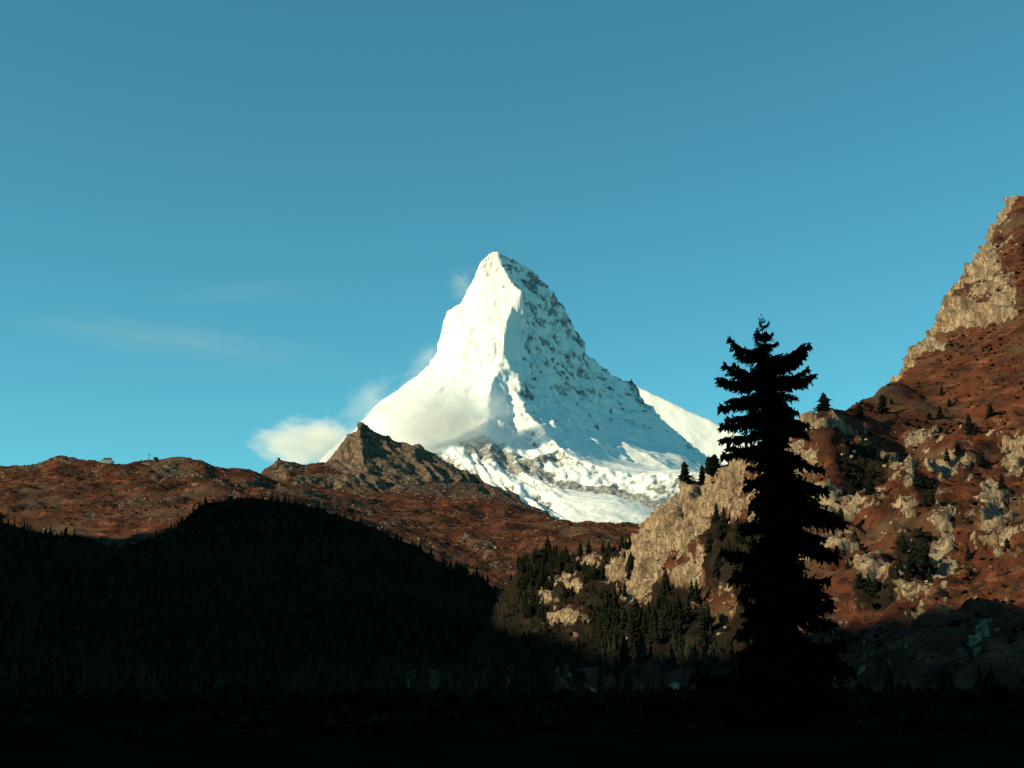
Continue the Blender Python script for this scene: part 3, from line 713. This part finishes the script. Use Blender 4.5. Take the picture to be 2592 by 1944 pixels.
def to_tip(v0, tu, tv, bend, dz=0, s=0):
    """one bough from the trunk at photo height v0 to a tip seen at (tu, tv), turned a little out of the picture plane"""
    a = axis_at(vz(v0)); t = np.array(SX(tu, tv))-ORI; dx = t[0]-a[0]; yaw = dz
    dy = abs(dx)*math.tan(yaw); Lh = math.hypot(dx, dy); L = math.hypot(Lh, t[2]-a[2])
    rise = (t[2]-a[2])-bend*L
    bough(vz(v0), math.atan2(dy, dx), L, math.asin(max(-.95, min(.95, rise/L))), bend, s)
for q in [(893,1849,850,.22,.1,0),(900,1866,886,.0,.35,1),(907,1872,902,-.22,-.3,2),(955,1839,913,.22,.15,1),(962,1850,928,.0,-.35,0),(968,1822,954,.0,.1,2),(975,1835,962,-.22,.4,1),(1000,1825,1032,-.22,.1,0),(1005,1850,1030,-.45,-.3,2),
          (1040,1843,1060,-.22,.2,0),(1050,1826,1085,-.22,-.1,1),(1090,1835,1110,-.22,.3,2),(1120,1832,1154,-.22,.1,0),(1130,1840,1140,-.22,-.2,1),
          (905,2031,867,.22,.1,2),(908,2044,870,.22,-.15,0),(920,2039,893,.0,.2,1),(925,2024,914,.0,-.2,0),(955,2045,926,.22,.1,1),(965,2057,951,.0,-.1,2),(968,2040,968,-.22,.25,0),(1000,2010,1002,-.45,.1,1),(1015,2012,1040,-.45,-.2,0),
          (1045,2047,1073,-.22,.15,1),(1055,2030,1085,-.45,.3,2),(1140,2083,1190,-.22,.1,0),(1190,2088,1239,-.22,-.1,1),(1255,2130,1316,-.22,.1,2),(1240,2110,1300,-.45,.3,0),(1330,2120,1400,-.22,0.1,1)]:
    v0, tu, tv, bd, dz, s = q; to_tip(v0, tu, tv, bd, dz, s)
prof_v = [803, 830, 870, 930, 1000, 1060, 1110, 1160, 1240, 1320, 1420, 1520, 1650, 1740, 1830]
prof_r = [.16, .50, .95, 1.75, 1.7, 2.0, 2.2, 2.3, 2.35, 2.8, 3.2, 3.7, 4.3, 4.7, 4.6]
gold = 0.0; v = 806.0; nb_ = 0
while v < 1800:
    R_ = np.interp(v, prof_v, prof_r)
    for k in range(4):
        gold += 2.39996+random.uniform(-.3, .3); L = R_*random.choice([random.uniform(.45, .8), random.uniform(.75, 1.12)])
        bd = random.choice([.22, .0]) if v < 870 else random.choice([.0, -.22, -.22, -.45])
        tl = random.uniform(.35, .75) if v < 870 else random.uniform(-.4, .4)
        if 890 < v < 1000 and abs(math.cos(gold)) > .7: L *= .6
        bough(vz(v+random.uniform(-10, 10)), gold, L, tl, bd, random.randrange(4)); nb_ += 1
    v += np.interp(v, [803, 900, 1100, 1800], [9, 12.5, 14, 21])
print('boughs', nb_)

# ================================================================== heath shrubs, loose rocks, foreground scrub
def bush_tris(seed, n=11):
    r = random.Random(seed); T_ = []
    for i in range(n):
        a = r.random()*6.28; e = r.uniform(.15, 1.3); L = r.uniform(.6, 1.05)
        d = np.array([math.cos(a)*math.cos(e), math.sin(a)*math.cos(e), math.sin(e)*.9]); p = np.array([-math.sin(a), math.cos(a), r.uniform(-.3, .3)])*r.uniform(.22, .42)
        m = d*L*.55+np.array([0, 0, .05]); T_ += [(d*.05, m+p, d*L), (d*.05, d*L, m-p)]
    return soup(T_)
def stone_tris(seed):
    bm = bmesh.new(); bmesh.ops.create_icosphere(bm, subdivisions=1, radius=.6); r = random.Random(seed)
    for v in bm.verts: v.co *= r.uniform(.65, 1.25); v.co.z *= .8
    t = [[tuple(v.co) for v in f.verts] for f in bm.faces]; bm.free(); return soup(t)
BT = [bush_tris(s) for s in range(5)]; ST = [stone_tris(s) for s in range(5)]
def at(ter, arr, x, y):
    i = np.clip(((x-ter.xs[0])/ter.step).round().astype(int), 0, len(ter.xs)-1); j = np.clip(((y-ter.ys[0])/ter.step).round().astype(int), 0, len(ter.ys)-1); return arr[j, i]
R.cl, R.wooded, R.rock, R.bare = cl_, wooded_, rock_, bare_
def seen(x, y, z):
    u, v = project(np.stack([x, y, z], -1)); return (u > 1560) & (u < 2660) & (v < 1640)
def z_heath(x, y, z): return seen(x, y, z) & (at(R, R.cl, x, y) < .3) & (at(R, R.rock, x, y) < .45) & (noise(x/45, y/45, seed=801) > -.12)
def z_dark(x, y, z): return seen(x, y, z) & (at(R, R.rock, x, y) < .6) & (noise(x/32, y/32, seed=802) > .10)
def z_stone(x, y, z): return seen(x, y, z) & (at(R, R.rock, x, y) > .30) & (at(R, R.bare, x, y) < .5)
M_RUST = mat_plain('rust_shrub', (.060, .022, .013), (.15, .062, .032), .08)
M_JUNIPER = mat_plain('juniper_shrub', (.016, .018, .010), (.036, .030, .016), .08)
M_STONE = mat_plain('pale_stone', (.24, .18, .12), (.42, .33, .22), .2, bump=.4)
def stuff(name, tris, mat, label, cat):
    o_ = bpy.data.objects.new(name, tri_mesh(name, tris, mat)); COL.objects.link(o_); return tag(o_, label, cat, kind='stuff')
stuff('heath_shrubs', scatter_wood(R, 4400, z_heath, .9, 2.2, BT, .15), M_RUST, 'low rust-coloured shrubs covering the near hillside', 'shrubs')
stuff('juniper_shrubs', scatter_wood(R, 1900, z_dark, 1.0, 3.6, BT, .15), M_JUNIPER, 'dark green scrub dotted over the near hillside', 'shrubs')
def z_under(x, y, z):
    u, v = project(np.stack([x, y, z], -1)); return (u > 1240) & (u < 2660) & (v < 1640) & (at(R, R.wooded, x, y) > .4)
stuff('juniper_shrubs', scatter_wood(R, 2600, z_under, 1.5, 5.0, BT, .2), M_JUNIPER, 'dark undergrowth beneath the conifers of the near hillside', 'shrubs')
stuff('loose_rocks', scatter_wood(R, 1700, z_stone, .8, 3.4, ST, .1), M_STONE, 'pale loose rocks scattered below the near crags', 'rocks')
def z_far(x, y, z): 
    u, v = project(np.stack([x, y, z], -1)); return (u > -60) & (u < 1700) & (y < 4750) & (noise(x/110, y/110, seed=811) > .02)
def z_farst(x, y, z):
    u, v = project(np.stack([x, y, z], -1)); return (u > -60) & (u < 1700) & (at(H, H.rock, x, y) > .28)
H.rock = hrock_
stuff('heath_shrubs', scatter_wood(H, 3800, z_far, 2.5, 6.0, BT, .3), M_JUNIPER, 'dark low scrub patches on the far red hills', 'shrubs')
stuff('loose_rocks', scatter_wood(H, 2600, z_farst, 2.0, 7.0, ST, .4), M_STONE, 'grey boulders strewn over the far red hills', 'rocks')
class Near:
    xs = np.array([-160.0, 200.0]); ys = np.array([36.0, 470.0])
    @staticmethod
    def height(x, y): return ground_z(x, y)
def z_near(x, y, z):
    u, v = project(np.stack([x, y, z], -1)); return (u > -80) & (u < 2680) & (noise(x/14, y/14, seed=821) > -.05)
stuff('scrub', np.concatenate([scatter_wood(Near, 1500, z_near, .5, 1.5, BT, .1), scatter_wood(Near, 420, lambda x, y, z: z_near(x, y, z) & (y > 130), 1.5, 4.0, BT, .2), scatter_wood(Near, 90, lambda x, y, z: (y > 210) & (np.abs(x) < .36*y), 4.0, 9.5, CT, .3)]), M_NEEDLE, 'dark scrub covering the shaded valley floor', 'scrub')

# ================================================================== buildings on the far crest
def box(name, parent, mat, cx, cy, cz, sx_, sy_, sz_):
    me = bpy.data.meshes.new(name); bm = bmesh.new(); bmesh.ops.create_cube(bm, size=1)
    bmesh.ops.scale(bm, vec=(sx_, sy_, sz_), verts=bm.verts); bmesh.ops.translate(bm, vec=(cx, cy, cz), verts=bm.verts)
    bm.to_mesh(me); bm.free(); me.materials.append(mat)
    o_ = bpy.data.objects.new(name, me); COL.objects.link(o_); o_.parent = parent; return o_
def gable(name, parent, mat, w, d, z, h, over=.8, t=.5):
    w2, d2 = w/2+over, d/2+over
    V = [(-w2,-d2,z),(w2,-d2,z),(w2,d2,z),(-w2,d2,z),(-w2,0,z+h),(w2,0,z+h)]
    V += [(x, y, zz-t) for (x, y, zz) in V]
    Fc = [(0,1,5,4),(2,3,4,5),(6,10,11,7),(8,11,10,9),(0,6,7,1),(2,8,9,3),(0,4,10,6),(4,3,9,10),(1,7,11,5),(5,11,8,2)]
    me = bpy.data.meshes.new(name); me.from_pydata(V, [], Fc); me.materials.append(mat)
    o_ = bpy.data.objects.new(name, me); COL.objects.link(o_); o_.parent = parent; return o_
M_PALE = mat_plain('pale_plaster', (.62, .56, .46), (.72, .66, .55), .3)
M_DARKWOOD = mat_plain('dark_timber', (.020, .024, .028), (.04, .042, .045), .4)
M_ROOF = mat_plain('slate_roof', (.06, .058, .055), (.11, .10, .09), .4)
M_PANE = mat_plain('window_glass', (.02, .025, .03), (.04, .045, .05), 1, .15, spec=.5)
def hz(x, y): return float(H.height(np.array([x]), np.array([y]))[0])
def site(u, v, D): p = P(u, v, D); return p[0], p[1]
def root(name, x, y, z, label, cat, rz=0):
    e = bpy.data.objects.new(name, None); COL.objects.link(e); e.location = (x, y, z); e.rotation_euler.z = rz; return tag(e, label, cat)
x, y = site(272, 1168, 4296); z = hz(x, y)-1.5
b = root('mountain_hotel', x, y, z, 'pale walled building with dark roof on the left heath crest', 'building', .15)
wl = box('wall', b, M_PALE, 0, 0, 6.5, 22, 12, 13); rf = gable('roof', b, M_ROOF, 22, 12, 13, 4.0); box('chimney', rf, M_PALE, 5, 1.5, 16.8, 1.4, 1.4, 2.6)
wg = box('wing', b, M_PALE, -15.5, -1, 4.75, 8.9, 10, 9.5); gb = box('wing_roof', b, M_ROOF, -15.5, -1, 9.9, 10, 11, .8)
wg2 = box('wing', b, M_PALE, 15.0, 0, 3.6, 7.9, 9, 7.2); box('wing_roof', b, M_ROOF, 15.0, 0, 7.6, 8.8, 10, .8)
for i in range(6):
    for k in range(3):
        w_ = box('window', wl, M_PANE, -8.8+i*3.5, -6.02, 3.5+k*3.4, 1.5, .12, 1.8)
x, y = site(394, 1166, 4292); z = hz(x, y)-1.0
b = root('lift_station', x, y, z, 'dark boxy timber station on the left heath crest', 'building', .2)
box('wall', b, M_DARKWOOD, 0, 0, 6, 12, 10, 12); box('roof', b, M_ROOF, 0, 0, 12.3, 13.5, 11.5, .8); box('plinth', b, M_PALE, -4, -5.2, 1.2, 5, 1.2, 3)
x, y = site(377, 1166, 4294); z = hz(x, y)-1.0
b = root('lift_pylon', x, y, z, 'thin mast with a crossbar beside the dark station', 'pylon', .2)
me = taper('mast', [(0, 0, 0), (0, 0, 21)], [.9, .45], M_DARKWOOD, 8); m_ = bpy.data.objects.new('mast', me); COL.objects.link(m_); m_.parent = b
box('crossbar', b, M_DARKWOOD, 0, 0, 18.2, 8.5, 1.1, 1.1); box('pulley', b, M_DARKWOOD, -3.6, 0, 17.2, 1.4, .7, .8); box('pulley', b, M_DARKWOOD, 3.6, 0, 17.2, 1.4, .7, .8)
x, y = site(706, 1157, 4948); z = hz(x, y)-.8
b = root('hut', x, y, z, 'tiny dark hut on the knoll left of the rock peak', 'hut')
box('wall', b, M_DARKWOOD, 0, 0, 3.2, 8, 6, 6.4); gable('roof', b, M_ROOF, 8, 6, 6.4, 2.2, .5, .4)

# ================================================================== clouds
def cloud_mat(name, dens, scale, lo, hi):
    m = bpy.data.materials.new(name); m.use_nodes = True; t = m.node_tree
    t.nodes.remove(t.nodes['Principled BSDF'])
    tc = t.nodes.new('ShaderNodeTexCoord')
    ln = t.nodes.new('ShaderNodeVectorMath'); ln.operation = 'LENGTH'; t.links.new(tc.outputs['Object'], ln.inputs[0])
    fall = t.nodes.new('ShaderNodeMapRange'); fall.inputs[1].default_value = .15; fall.inputs[2].default_value = .95; fall.inputs[3].default_value = .62; fall.inputs[4].default_value = -.55
    t.links.new(ln.outputs['Value'], fall.inputs[0])
    nz = t.nodes.new('ShaderNodeTexNoise'); nz.inputs['Scale'].default_value = scale; nz.inputs['Detail'].default_value = 6; nz.inputs['Roughness'].default_value = .62; nz.inputs['Distortion'].default_value = .3
    t.links.new(tc.outputs['Object'], nz.inputs['Vector'])
    ad = t.nodes.new('ShaderNodeMath'); ad.operation = 'ADD'; t.links.new(fall.outputs[0], ad.inputs[0]); am = t.nodes.new('ShaderNodeMath'); am.operation = 'MULTIPLY_ADD'; am.inputs[1].default_value = 3.2; am.inputs[2].default_value = -1.1; t.links.new(nz.outputs[0], am.inputs[0]); t.links.new(am.outputs[0], ad.inputs[1])
    mr = t.nodes.new('ShaderNodeMapRange'); mr.inputs[1].default_value = lo; mr.inputs[2].default_value = hi; mr.inputs[3].default_value = 0; mr.inputs[4].default_value = dens
    t.links.new(ad.outputs[0], mr.inputs[0])
    pv = t.nodes.new('ShaderNodeVolumePrincipled'); pv.inputs['Color'].default_value = (.98, .98, .98, 1); pv.inputs['Anisotropy'].default_value = .2
    t.links.new(mr.outputs[0], pv.inputs['Density'])
    t.links.new(pv.outputs[0], t.nodes['Material Output'].inputs['Volume'])
    return m
def cloud(u, v, D, w, h, dp, label, mat, rot=0):
    me = bpy.data.meshes.new('cloud'); bm = bmesh.new(); bmesh.ops.create_icosphere(bm, subdivisions=3, radius=1.0); bm.to_mesh(me); bm.free(); me.materials.append(mat)
    o_ = bpy.data.objects.new('cloud', me); COL.objects.link(o_); o_.location = P(u, v, D); k = D/FPX
    o_.scale = (w*k, dp, h*k); o_.rotation_euler = (0, rot, 0)
    return tag(o_, label, 'cloud')
C1 = cloud_mat('cloud_dense', .020, 1.4, .25, 1.0)
C2 = cloud_mat('cloud_torn', .018, 1.6, .38, 1.05)
C3 = cloud_mat('cloud_wisp', .005, 1.7, .40, 1.3)
C4 = cloud_mat('cirrus', .00026, 1.6, .30, 1.4)
cloud(1115, 1060, 7380, 235, 150, 150, 'soft cream cloud bank clinging to the foot of the bright snow face', C1, .12)
cloud(790, 1118, 7800, 215, 98, 170, 'torn cream cloud drifting beyond the left side of the rock peak', C2, .12)
cloud(1080, 915, 8480, 110, 62, 80, 'thin spindrift wisp on the left ridge of the snow peak', C3, -.65)
cloud(930, 1015, 8300, 130, 80, 90, 'faint wisp above the rock peak at the lower snow ridge', C3, -.55)
cloud(1172, 725, 8620, 60, 80, 70, 'thin blowing snow plume beside the summit head', C3, -.9)
cloud(450, 860, 15000, 640, 62, 900, 'faint long cirrus streak in the sky left of the peak', C4, .16)
cloud(620, 735, 15000, 330, 24, 700, 'short faint cirrus streak above the longer one', C4, -.06)
